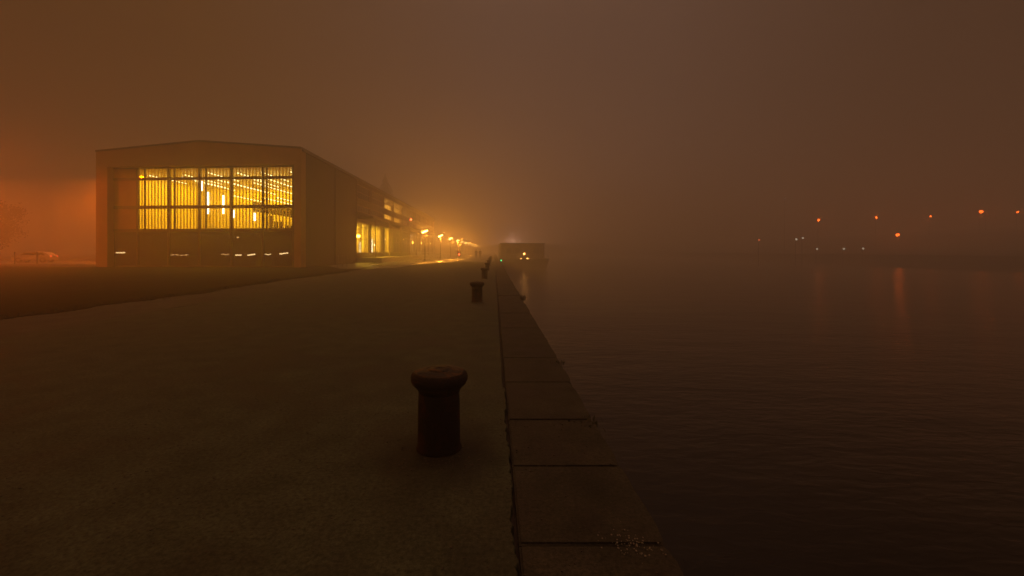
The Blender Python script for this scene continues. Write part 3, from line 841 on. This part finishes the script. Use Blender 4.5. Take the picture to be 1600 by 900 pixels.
# pale chips scattered at the nearest joint, grit around the bollard foot
def scatter(name, mat, cx, cy, sx, sy, n, r0, r1, seed, z=0.0):
    r_ = random.Random(seed); mb = MB()
    for _ in range(n):
        x, y, s = r_.gauss(cx, sx), r_.gauss(cy, sy), r_.uniform(r0, r1)
        if 0.095 < x < 0.14: continue
        if x > 0.86: continue
        mb.box(x-s, x+s, y-s*0.8, y+s*0.8, z-0.002, z+s*0.7, rot=Matrix.Rotation(r_.uniform(0, 3.1), 3, 'Z'))
    o = mb.build(name, mat); o['kind'] = 'stuff'
    return o
scatter('litter', M['chip'], 0.70, 2.33, 0.075, 0.055, 90, 0.001, 0.0042, 4)
scatter('gravel', M['grit'], -0.45, 3.25, 0.22, 0.14, 160, 0.002, 0.007, 5)
scatter('gravel', M['grit'], -1.2, 3.8, 2.0, 1.4, 1400, 0.0015, 0.006, 6)

r_ = random.Random(21); mb = MB()
for _ in range(5200):
    y = 4.0 + 36.0*r_.random()**1.3
    x = -10.75 + wob(y, 0.16, 0.45, 0.3) + wob(y, 0.07, 2.3, 1.0) - 0.05 + r_.gauss(0.0, 0.16) - 0.25*r_.random()
    h_ = r_.uniform(0.03, 0.10); a = r_.uniform(0, 6.28); w = r_.uniform(0.004, 0.009); le = r_.uniform(0.2, 0.9)*h_
    dx_, dy_ = math.cos(a), math.sin(a)
    mb.bm.faces.new([mb.bm.verts.new(p_) for p_ in ((x-dy_*w, y+dx_*w, -0.02), (x+dy_*w, y-dx_*w, -0.02), (x+dx_*le, y+dy_*le, h_))])
o = mb.build('grass', M['weed'], fix=False); o['kind'] = 'stuff'
# slim posts by the side wall
for i, (px, lab) in enumerate(((528, 'left one of three slim pale posts beside the dark side wall'), (535, 'middle one of three slim pale posts beside the dark side wall'), (542, 'right one of three slim pale posts beside the dark side wall'))):
    y = 42.5; x = (px-772)/F*y
    t = thing('slim_post', lab, 'post', (x, y, 0.02), 0, 'three slim posts by the hall')
    MB().tube((0, 0, 0.02), (0, 0, 1.0), 0.035, n=12).build('pole', M['pale_steel'], t)
    MB().lathe([(0, 0), (0.09, 0), (0.09, 0.02), (0, 0.02)], n=16).build('base', M['pale_steel'], t)
    MB().lathe([(0, 1.0), (0.04, 1.0), (0.036, 1.03), (0, 1.045)], n=16).build('cap', M['pale_steel'], t)
for (px, lab) in ((23, 'thin roadside post farthest left on the orange road edge'), (58, 'thin roadside post in front of the pale car')):
    y = 50.0; x = (px-772)/F*y
    t = thing('road_post', lab, 'post', (x, y, -0.004))
    MB().tube((0, 0, 0), (0, 0, 1.35), 0.05, n=10).build('pole', M['pole'], t)
    MB().box(-0.05, 0.05, -0.056, -0.05, 1.1, 1.25).build('reflector', M['pale_steel'], t)
    MB().lathe([(0, 1.35), (0.055, 1.35), (0.045, 1.39), (0, 1.4)], n=12).build('cap', M['pole'], t)

# ------------------------------------------------------------------ people
def skin_obj(name, joints, edges, mat, parent, sub=2):
    names = list(joints); idx = {n: i for i, n in enumerate(names)}
    me = bpy.data.meshes.new(name)
    me.from_pydata([joints[n][0] for n in names], [(idx[a], idx[b]) for a, b in edges], [])
    o = bpy.data.objects.new(name, me); COL.objects.link(o); o.parent = parent
    me.materials.append(mat)
    sk = o.modifiers.new('skin', 'SKIN'); sk.use_smooth_shade = True
    sd = o.modifiers.new('sub', 'SUBSURF'); sd.levels = sub; sd.render_levels = sub
    for i, n in enumerate(names):
        r_ = joints[n][1]; r_ = r_ if isinstance(r_, tuple) else (r_, r_)
        me.skin_vertices[0].data[i].radius = r_
        me.skin_vertices[0].data[i].use_root = (i == 0)
    return o

def person_parts(t, J, coat, skirt=0.0):
    """J: dict of joint positions of the pose; the body is one skinned mesh, clothes are shells over it"""
    body = {k: (v, r_) for k, (v, r_) in {
        'pelvis': (J['pelvis'], (0.13, 0.10)), 'waist': (J['waist'], (0.12, 0.09)), 'chest': (J['chest'], (0.15, 0.10)), 'collar': (J['collar'], (0.085, 0.075)),
        'neck': (J['neck'], 0.052), 'skull': (J['skull'], (0.072, 0.085)), 'crown': (J['crown'], (0.062, 0.075))}.items()}
    edges = [('pelvis', 'waist'), ('waist', 'chest'), ('chest', 'collar'), ('collar', 'neck'), ('neck', 'skull'), ('skull', 'crown')]
    for s in ('l', 'r'):
        for n, r_ in (('shoulder', 0.062), ('elbow', 0.042), ('wrist', 0.029), ('hand', 0.035), ('hip', 0.088), ('knee', 0.058), ('ankle', 0.038), ('toe', 0.036)):
            body[n+s] = (J[n+s], r_)
        edges += [('collar', 'shoulder'+s), ('shoulder'+s, 'elbow'+s), ('elbow'+s, 'wrist'+s), ('wrist'+s, 'hand'+s), ('pelvis', 'hip'+s), ('hip'+s, 'knee'+s), ('knee'+s, 'ankle'+s), ('ankle'+s, 'toe'+s)]
    skin_obj('body', body, edges, M['skin'], t)
    cj = {k: (J[k], r_) for k, r_ in (('pelvis', (0.165+skirt, 0.135+skirt)), ('waist', (0.150, 0.12)), ('chest', (0.185, 0.135)), ('collar', (0.10, 0.09)))}
    ce = [('pelvis', 'waist'), ('waist', 'chest'), ('chest', 'collar')]
    for s in ('l', 'r'):
        for n, r_ in (('shoulder', 0.080), ('elbow', 0.062), ('wrist', 0.050)): cj[n+s] = (J[n+s], r_)
        ce += [('collar', 'shoulder'+s), ('shoulder'+s, 'elbow'+s), ('elbow'+s, 'wrist'+s)]
    skin_obj('jacket', cj, ce, coat, t)
    tj = {'pelvis': (J['pelvis'], (0.145, 0.115))}; te = []
    for s in ('l', 'r'):
        for n, r_ in (('hip', 0.105), ('knee', 0.080), ('ankle', 0.062)): tj[n+s] = (J[n+s], r_)
        te += [('pelvis', 'hip'+s), ('hip'+s, 'knee'+s), ('knee'+s, 'ankle'+s)]
    skin_obj('trousers', tj, te, M['trousers'], t)
    sk, cw = Vector(J['skull']), Vector(J['crown'])
    c = (sk + cw)/2 + Vector((0, -0.012, 0.03))
    MB().ball(c, 0.1, seg=14, scale=(0.88, 1.02, 1.05)).build('hair', M['hair'], t, smooth=True)
    for s in ('l', 'r'):
        a, b = Vector(J['ankle'+s]), Vector(J['toe'+s])
        m_ = (a + b)/2
        MB().ball((m_.x, m_.y, min(a.z, b.z)+0.005), 0.1, seg=12, scale=(0.5, 1.45, 0.5)).build('shoe', M['shoe'], t, smooth=True)

def walk_pose(h=1.76, step=0.26, spread=0.10, arm=0.2):
    k = h/1.76
    J = {'pelvis': (0, 0, 0.95), 'waist': (0, 0, 1.10), 'chest': (0, 0.01, 1.30), 'collar': (0, 0, 1.45), 'neck': (0, 0.005, 1.53), 'skull': (0, 0.02, 1.62), 'crown': (0, 0.015, 1.70)}
    for s, sg, f in (('l', -1, 1), ('r', 1, -1)):
        J['shoulder'+s] = (sg*0.19, 0, 1.42); J['elbow'+s] = (sg*0.25, -f*arm*0.4, 1.14); J['wrist'+s] = (sg*0.24, -f*arm*0.8+0.06, 0.90); J['hand'+s] = (sg*0.24, -f*arm*0.9+0.08, 0.82)
        J['hip'+s] = (sg*spread, 0, 0.90); J['knee'+s] = (sg*spread, f*step*0.55+0.05, 0.50)
        J['ankle'+s] = (sg*spread, f*step, 0.10 if f > 0 else 0.13); J['toe'+s] = (sg*(spread+0.02), f*step+0.16, 0.045)
    return {n: tuple(c*k for c in v) for n, v in J.items()}
t = thing('person', 'person in a dark coat walking away, left one of the pair', 'person', (-3.75, 95.0, 0.006))
person_parts(t, walk_pose(1.80, 0.20), M['coat_dark'], 0.02)
t = thing('person', 'person in a bulky brown coat walking away, right one of the pair', 'person', (-2.92, 95.4, 0.006))
person_parts(t, walk_pose(1.74, -0.22, 0.10, -0.15), M['coat_brown'], 0.04)

# cyclist riding away, red tail light
cx0, cy0 = -6.75, 88.5
b = thing('bicycle', 'bicycle with a glowing red tail light on the promenade', 'bicycle', (cx0, cy0, 0.006))
for yy in (-0.52, 0.52):
    w = empty('wheel', (0, yy, 0.34)); w.parent = b
    mb = MB(); n = 28
    for i in range(n):
        a0, a1 = 2*math.pi*i/n, 2*math.pi*(i+1)/n
        mb.tube((0, 0.325*math.cos(a0), 0.325*math.sin(a0)), (0, 0.325*math.cos(a1), 0.325*math.sin(a1)), 0.017, n=6)
    mb.build('tyre', M['rubber'], w)
    mb = MB()
    for i in range(12):
        a0 = 2*math.pi*i/12; mb.tube((0, 0, 0), (0, 0.31*math.cos(a0), 0.31*math.sin(a0)), 0.003, n=4)
    mb.tube((-0.05, 0, 0), (0.05, 0, 0), 0.025, n=8)
    mb.build('spokes', M['pale_steel'], w)
fr = MB()
for p, q in (((0, -0.52, 0.34), (0, -0.1, 0.30)), ((0, -0.1, 0.30), (0, -0.25, 0.85)), ((0, -0.52, 0.34), (0, -0.22, 0.75)), ((0, -0.22, 0.75), (0, 0.36, 0.80)), ((0, -0.1, 0.30), (0, 0.38, 0.74)), ((0, 0.52, 0.34), (0, 0.34, 0.98))):
    fr.tube(p, q, 0.018, n=8)
fr.build('frame', M['pole'], b)
MB().tube((-0.28, 0.28, 1.03), (0.28, 0.28, 1.03), 0.013, n=8).tube((0, 0.34, 0.97), (0, 0.28, 1.03), 0.016, n=8).build('handlebar', M['pole'], b)
MB().ball((0, -0.27, 0.88), 0.13, scale=(0.75, 1.1, 0.25)).build('saddle', M['rubber'], b)
MB().ball((0, -0.60, 0.82), 0.085, scale=(1, 0.7, 1)).tube((0, -0.27, 0.80), (0, -0.55, 0.82), 0.01, n=6).build('tail_light', M['red_lens'], b)
MB().tube((-0.18, -0.1, 0.18), (-0.08, -0.1, 0.18), 0.02, n=6).tube((0.08, -0.1, 0.42), (0.18, -0.1, 0.42), 0.02, n=6).tube((-0.08, -0.1, 0.18), (-0.06, -0.1, 0.30), 0.012, n=6).tube((0.06, -0.1, 0.30), (0.08, -0.1, 0.42), 0.012, n=6).build('pedals', M['pole'], b)
t = thing('person', 'cyclist in a dark red jacket seated on the bicycle, seen from behind', 'person', (cx0, cy0, 0.006))
J = {'pelvis': (0, -0.27, 1.00), 'waist': (0, -0.20, 1.14), 'chest': (0, -0.10, 1.33), 'collar': (0, -0.03, 1.47), 'neck': (0, 0.0, 1.54), 'skull': (0, 0.04, 1.63), 'crown': (0, 0.04, 1.71)}
for s, sg, kn, an in (('l', -1, (0.12, 0.62), 0.22), ('r', 1, (0.20, 0.84), 0.46)):
    J['shoulder'+s] = (sg*0.19, -0.03, 1.44); J['elbow'+s] = (sg*0.27, 0.10, 1.22); J['wrist'+s] = (sg*0.25, 0.26, 1.07); J['hand'+s] = (sg*0.24, 0.31, 1.05)
    J['hip'+s] = (sg*0.10, -0.24, 0.94); J['knee'+s] = (sg*0.12, kn[0], kn[1]); J['ankle'+s] = (sg*0.13, -0.14, an+0.06); J['toe'+s] = (sg*0.13, 0.0, an)
person_parts(t, J, M['coat_red'])

# ------------------------------------------------------------------ moored boat
bt = thing('moored_boat', 'dark square-sterned boat moored at the quay with three warm lights', 'boat', (6.3, 100.0, WATER_Z))
mb = MB()                                             # hull, local x -5..5.8, stern towards the camera
mb.hull([(-4.4, 0.3, -0.6), (5.0, 0.3, -0.6), (5.0, 52, -0.6), (0.3, 60, -0.6), (-4.4, 52, -0.6)],
        [(-4.95, 0, 2.2), (5.75, 0, 2.2), (5.75, 53, 2.2), (0.3, 63, 2.6), (-4.95, 53, 2.2)])
hull = mb.build('hull', M['hull'], bt)
mb = MB(); mb.box(-4.98, 5.80, -0.05, 53, 2.201, 2.36)
mb.build('rubbing_strake', M['rubber'], hull)
mb = MB(); mb.box(-4.9, 4.85, 0.9, 46, 2.361, 5.65)
cab = mb.build('cabin', M['cabin'], bt, bevel=0.06)
MB().box(-5.0, 5.0, 0.7, 46.4, 5.651, 5.82).build('roof', M['hull'], bt)
for x in (-3.6, -1.6, 2.4): MB().box(x, x+1.2, 0.865, 0.905, 3.6, 4.7).build('window', M['window_dark'], cab)
MB().box(0.2, 1.15, 0.865, 0.905, 2.362, 4.5).build('door', M['hull'], cab)
mb = MB()
for i in range(12):
    x = -4.8 + i*0.95
    mb.tube((x, 0.12, 2.361), (x, 0.12, 3.3), 0.025, n=6)
for z in (2.8, 3.3): mb.tube((-4.8, 0.12, z), (5.65, 0.12, z), 0.02, n=6)
mb.build('railing', M['pale_steel'], bt)
def bpx(px, py, d): # boat-local point seen at a photo pixel, d metres in front of the stern
    yv = 100.0 + d
    return ((px-772)/F*yv - 6.3, d, CAM_H + (392-py)*yv/F - WATER_Z)
for (px, py) in ((819, 396.8), (814.3, 405), (824, 404.6)):
    c = bpx(px, py, 0.55)
    lm = MB().tube((c[0], c[1]+0.04, c[2]), (c[0], 0.89, c[2]), 0.05, n=8).build('lamp_bracket', M['pole'], bt)
    MB().ball(c, 0.2).build('lens', M['ship_lens'], lm)
c = bpx(783, 407, -0.35)
lm = MB().tube((c[0], c[1], c[2]), (c[0], 0.05, c[2]), 0.05, n=8).build('lamp_bracket', M['pole'], bt)
MB().ball(c, 0.13).build('lens', M['green_lens'], lm)
fl = MB().tube((-0.2, 58.0, 2.2), (-0.2, 58.0, 6.0), 0.06, n=8).build('haze_fill_mast', M['pole'], bt)  # unseen lamp behind the cabin, added to tint the haze violet
MB().ball((-0.2, 58.0, 6.1), 0.16).build('haze_fill_lens', M['haze_fill_lens'], fl)
lo = point('haze_fill_light', (6.1, 157.4, 6.15+WATER_Z), P_HAZE_FILL, (1.0, 0.58, 0.46), 0.3)
# mooring line from the stern to a bollard
mb = MB(); p0, p1 = Vector((-0.5, 77.0, 0.40)), Vector((1.6, 99.9, -0.3)); n = 14
for i in range(n):
    a, c2 = i/n, (i+1)/n
    pa, pb = p0.lerp(p1, a), p0.lerp(p1, c2)
    pa.z -= 0.9*a*(1-a)*0.4; pb.z -= 0.9*c2*(1-c2)*0.4
    mb.tube(pa, pb, 0.025, n=6)
o = mb.build('mooring_line', M['coat_brown']); tag(o, 'rope from the boat stern to the quay bollard', 'rope')

# ------------------------------------------------------------------ trees
def tree(label, loc, h, cr_r, seed, n_leaf=2600, conic=False, leaf=0.35):
    r_ = random.Random(seed)
    t = thing('tree', label, 'tree', loc)
    mb = MB(); mb.tube((0, 0, 0), (0.1, 0, h*0.55), h*0.022, h*0.012, n=10)
    mb.tube((0.1, 0, h*0.54), (0, 0, h*0.95), h*0.012, h*0.003, n=8)
    cl = []
    for i in range(26):
        if conic: break
        z = h*r_.uniform(0.25, 0.93)
        f = (1 - z/h)*1.15 + 0.06 if conic else math.sin(math.pi*min(1, max(0.08, (z/h-0.15)/0.87)))
        a = r_.uniform(0, 6.28); d = cr_r*f*r_.uniform(0.5, 1.0)
        tip = Vector((d*math.cos(a), d*math.sin(a), z + d*(0.25 if not conic else -0.1)))
        mb.tube((0.08, 0, max(h*0.2, z-h*0.08)), tip, h*0.006, h*0.002, n=6)
        cl.append((tip, cr_r*r_.uniform(0.22, 0.42)*(0.6 if conic else 1.0)*(0.5+f*0.5)))
    mb.build('trunk', M['bark'], t)
    mb = MB()
    for _ in range(n_leaf if conic else 0):
        q = r_.random()**0.62                                     # 0 at the tip, 1 at the skirt
        tier = 0.72 + 0.28*((q*9.0) % 1.0)
        d_ = cr_r*q*tier*math.sqrt(r_.random()); a = r_.uniform(0, 6.28)
        p = Vector((d_*math.cos(a), d_*math.sin(a), h*(1.0-0.82*q) - 0.25*d_))
        d1 = Vector((math.cos(a), math.sin(a), -0.5 + r_.gauss(0, 0.3))).normalized(); d2 = Vector((-math.sin(a), math.cos(a), r_.gauss(0, 0.3))).normalized(); s = leaf*r_.uniform(0.5, 1.1)
        mb.quad(p-d1*s, p+d2*s*0.5, p+d1*s, p-d2*s*0.5)
    for _ in range(0 if conic else n_leaf):
        c, rr = r_.choice(cl)
        p = c + Vector((r_.gauss(0, 1), r_.gauss(0, 1), r_.gauss(0, 0.8)))*rr*0.6
        d1 = Vector((r_.gauss(0, 1), r_.gauss(0, 1), r_.gauss(0, 1))).normalized()
        d2 = d1.orthogonal().normalized(); s = leaf*r_.uniform(0.5, 1.1)
        mb.quad(p-d1*s, p+d2*s*0.5, p+d1*s, p-d2*s*0.5)
    mb.build('crown', M['leaf'], t, fix=False)
    return t
tree('tall pointed tree rising hazily above the roof behind the hall', (-34.0, 142.0, 0), 25.4, 11.0, 11, 6500, True, 0.5)
tree('dark rounded tree at the far left edge, hazy in orange light', (-106.0, 96.0, 0), 12.0, 5.0, 5, 3600, False, 0.30)

# ------------------------------------------------------------------ pale car on the side road
def car(label, loc, rotz):
    t = thing('car', label, 'car', loc, rotz)
    prof_ = [(-2.05, 0.32), (-2.1, 0.62), (-2.0, 0.86), (-1.35, 0.95), (-0.75, 1.36), (0.6, 1.44), (1.45, 1.30), (1.95, 0.98), (2.1, 0.80), (2.1, 0.34)]
    mb = MB(); n = len(prof_)
    loops = []
    for y_, k in ((-0.84, 0.0), (-0.62, 1.0), (0.62, 1.0), (0.84, 0.0)):
        loops.append([mb.bm.verts.new((x, y_ if z < 1.0 else y_*(0.86 if k == 0 else 0.95), z - (0.03 if k == 0 and z > 0.9 else 0))) for x, z in prof_])
    for a, b_ in zip(loops, loops[1:]):
        for i in range(n): mb.bm.faces.new((a[i], a[(i+1) % n], b_[(i+1) % n], b_[i]))
    mb.bm.faces.new(list(reversed(loops[0]))); mb.bm.faces.new(loops[-1])
    body = mb.build('body', M['car'], t)
    for sg in (-1, 1):
        y0 = sg*0.79
        w = MB(); w.hull([(-1.15, y0, 0.98), (1.5, y0, 0.98), (1.25, sg*0.73, 1.28), (-0.72, sg*0.73, 1.28)], [(-1.15, sg*0.83, 0.98), (1.5, sg*0.83, 0.98), (1.25, sg*0.745, 1.28), (-0.72, sg*0.745, 1.28)])
        w.build('side_window', M['window_dark'], t)
    MB().hull([(-1.34, -0.6, 0.97), (-1.34, 0.6, 0.97), (-0.80, 0.55, 1.345), (-0.80, -0.55, 1.345)], [(-1.36, -0.6, 0.985), (-1.36, 0.6, 0.985), (-0.82, 0.55, 1.36), (-0.82, -0.55, 1.36)]).build('windscreen', M['window_dark'], t)
    for x in (-1.3, 1.3):
        for sg in (-1, 1):
            w = empty('wheel', (x, sg*0.74, 0.32)); w.parent = t
            MB().tube((0, -0.1, 0), (0, 0.1, 0), 0.32, n=20).build('tyre', M['rubber'], w)
            MB().tube((0, -0.112, 0), (0, 0.112, 0), 0.19, n=16).build('rim', M['pale_steel'], w)
    for sg in (-1, 1):
        MB().ball((-2.04, sg*0.6, 0.70), 0.12, scale=(0.5, 1.4, 0.8)).build('headlight', M['head_lens'], t)
        MB().ball((2.08, sg*0.62, 0.80), 0.10, scale=(0.4, 1.2, 0.8)).build('tail_light', M['tail_lens'], t)
    return t
car('pale car with lit headlights on the orange lit road, far left', ((55-772)/F*60.0, 60.0, -0.004), R(14))

# ------------------------------------------------------------------ far bank lamps across the river
YB = 220.0
far = [(1278, 344, 0, 'orange lamp on the far bank, leftmost of the upper line'), (1368, 340, 0, 'orange far bank lamp up left of the brightest low one'), (1452, 338, 0, 'orange far bank lamp in the upper line, right of the brightest low one'),
       (1530, 331, 1, 'brightest orange lamp of the upper line on the far bank'), (1588, 331, 0, 'rightmost orange lamp on the far bank at the picture edge'), (1400, 367, 1, 'bright orange lamp low on the far bank, reflected in the river'),
       (1185, 375, 3, 'very faint reddish lamp far across the river, leftmost of all'), (1540, 332, 3, 'faint companion lamp close right of the brightest upper far bank lamp'),
       (1226, 310, 2, 'faint white lamp highest above the far bank'), (1243, 374, 2, 'faint white lamp low on the far bank, left of a close twin'), (1253, 372, 2, 'faint white lamp low on the far bank, right of a close twin'),
       (1275, 389, 2, 'dim white lamp at the far waterline, left one of three'), (1317, 389, 2, 'dim white lamp at the far waterline, middle one of three'), (1347, 388.5, 2, 'dim white lamp at the far waterline, right one of three')]
M['far_dim'] = emit('far_dim', (1.0, 0.16, 0.05), 1.2)
for px, py, kind, lab in far:
    YB = 118.0 if py > 370 else 165.0
    x = (px-772)/F*YB; z = CAM_H + (392-py)*YB/F
    zb = bank_z(x) if x > 112.0 else WATER_Z
    h = z - zb
    t = thing('bank_lamp' if zb > WATER_Z else 'beacon_lamp', lab, 'lamp', (x, YB, zb), 0, 'lamps along the far bank' if zb > WATER_Z else 'beacon lamps by the far shore')
    r0 = (0.36, 0.56, 0.26, 0.26)[kind]
    MB().tube((0, 0, -0.3), (0, 0, h), 0.09, 0.05, n=8).build('pole', M['pole'], t)
    MB().ball((0, -r0-0.1, h), r0).build('globe', M[('far_orange', 'far_orange', 'far_white', 'far_dim')[kind]], t)
    if kind < 2:
        point('bank_light', (x, YB-2*r0-0.5, zb+h), 650.0 if kind == 1 else 320.0, (1.0, 0.14, 0.015), r0)
    MB().box(-r0, r0, -2*r0-0.2, 0.2, h+r0+0.01, h+r0+0.12).build('hood', M['pole'], t)
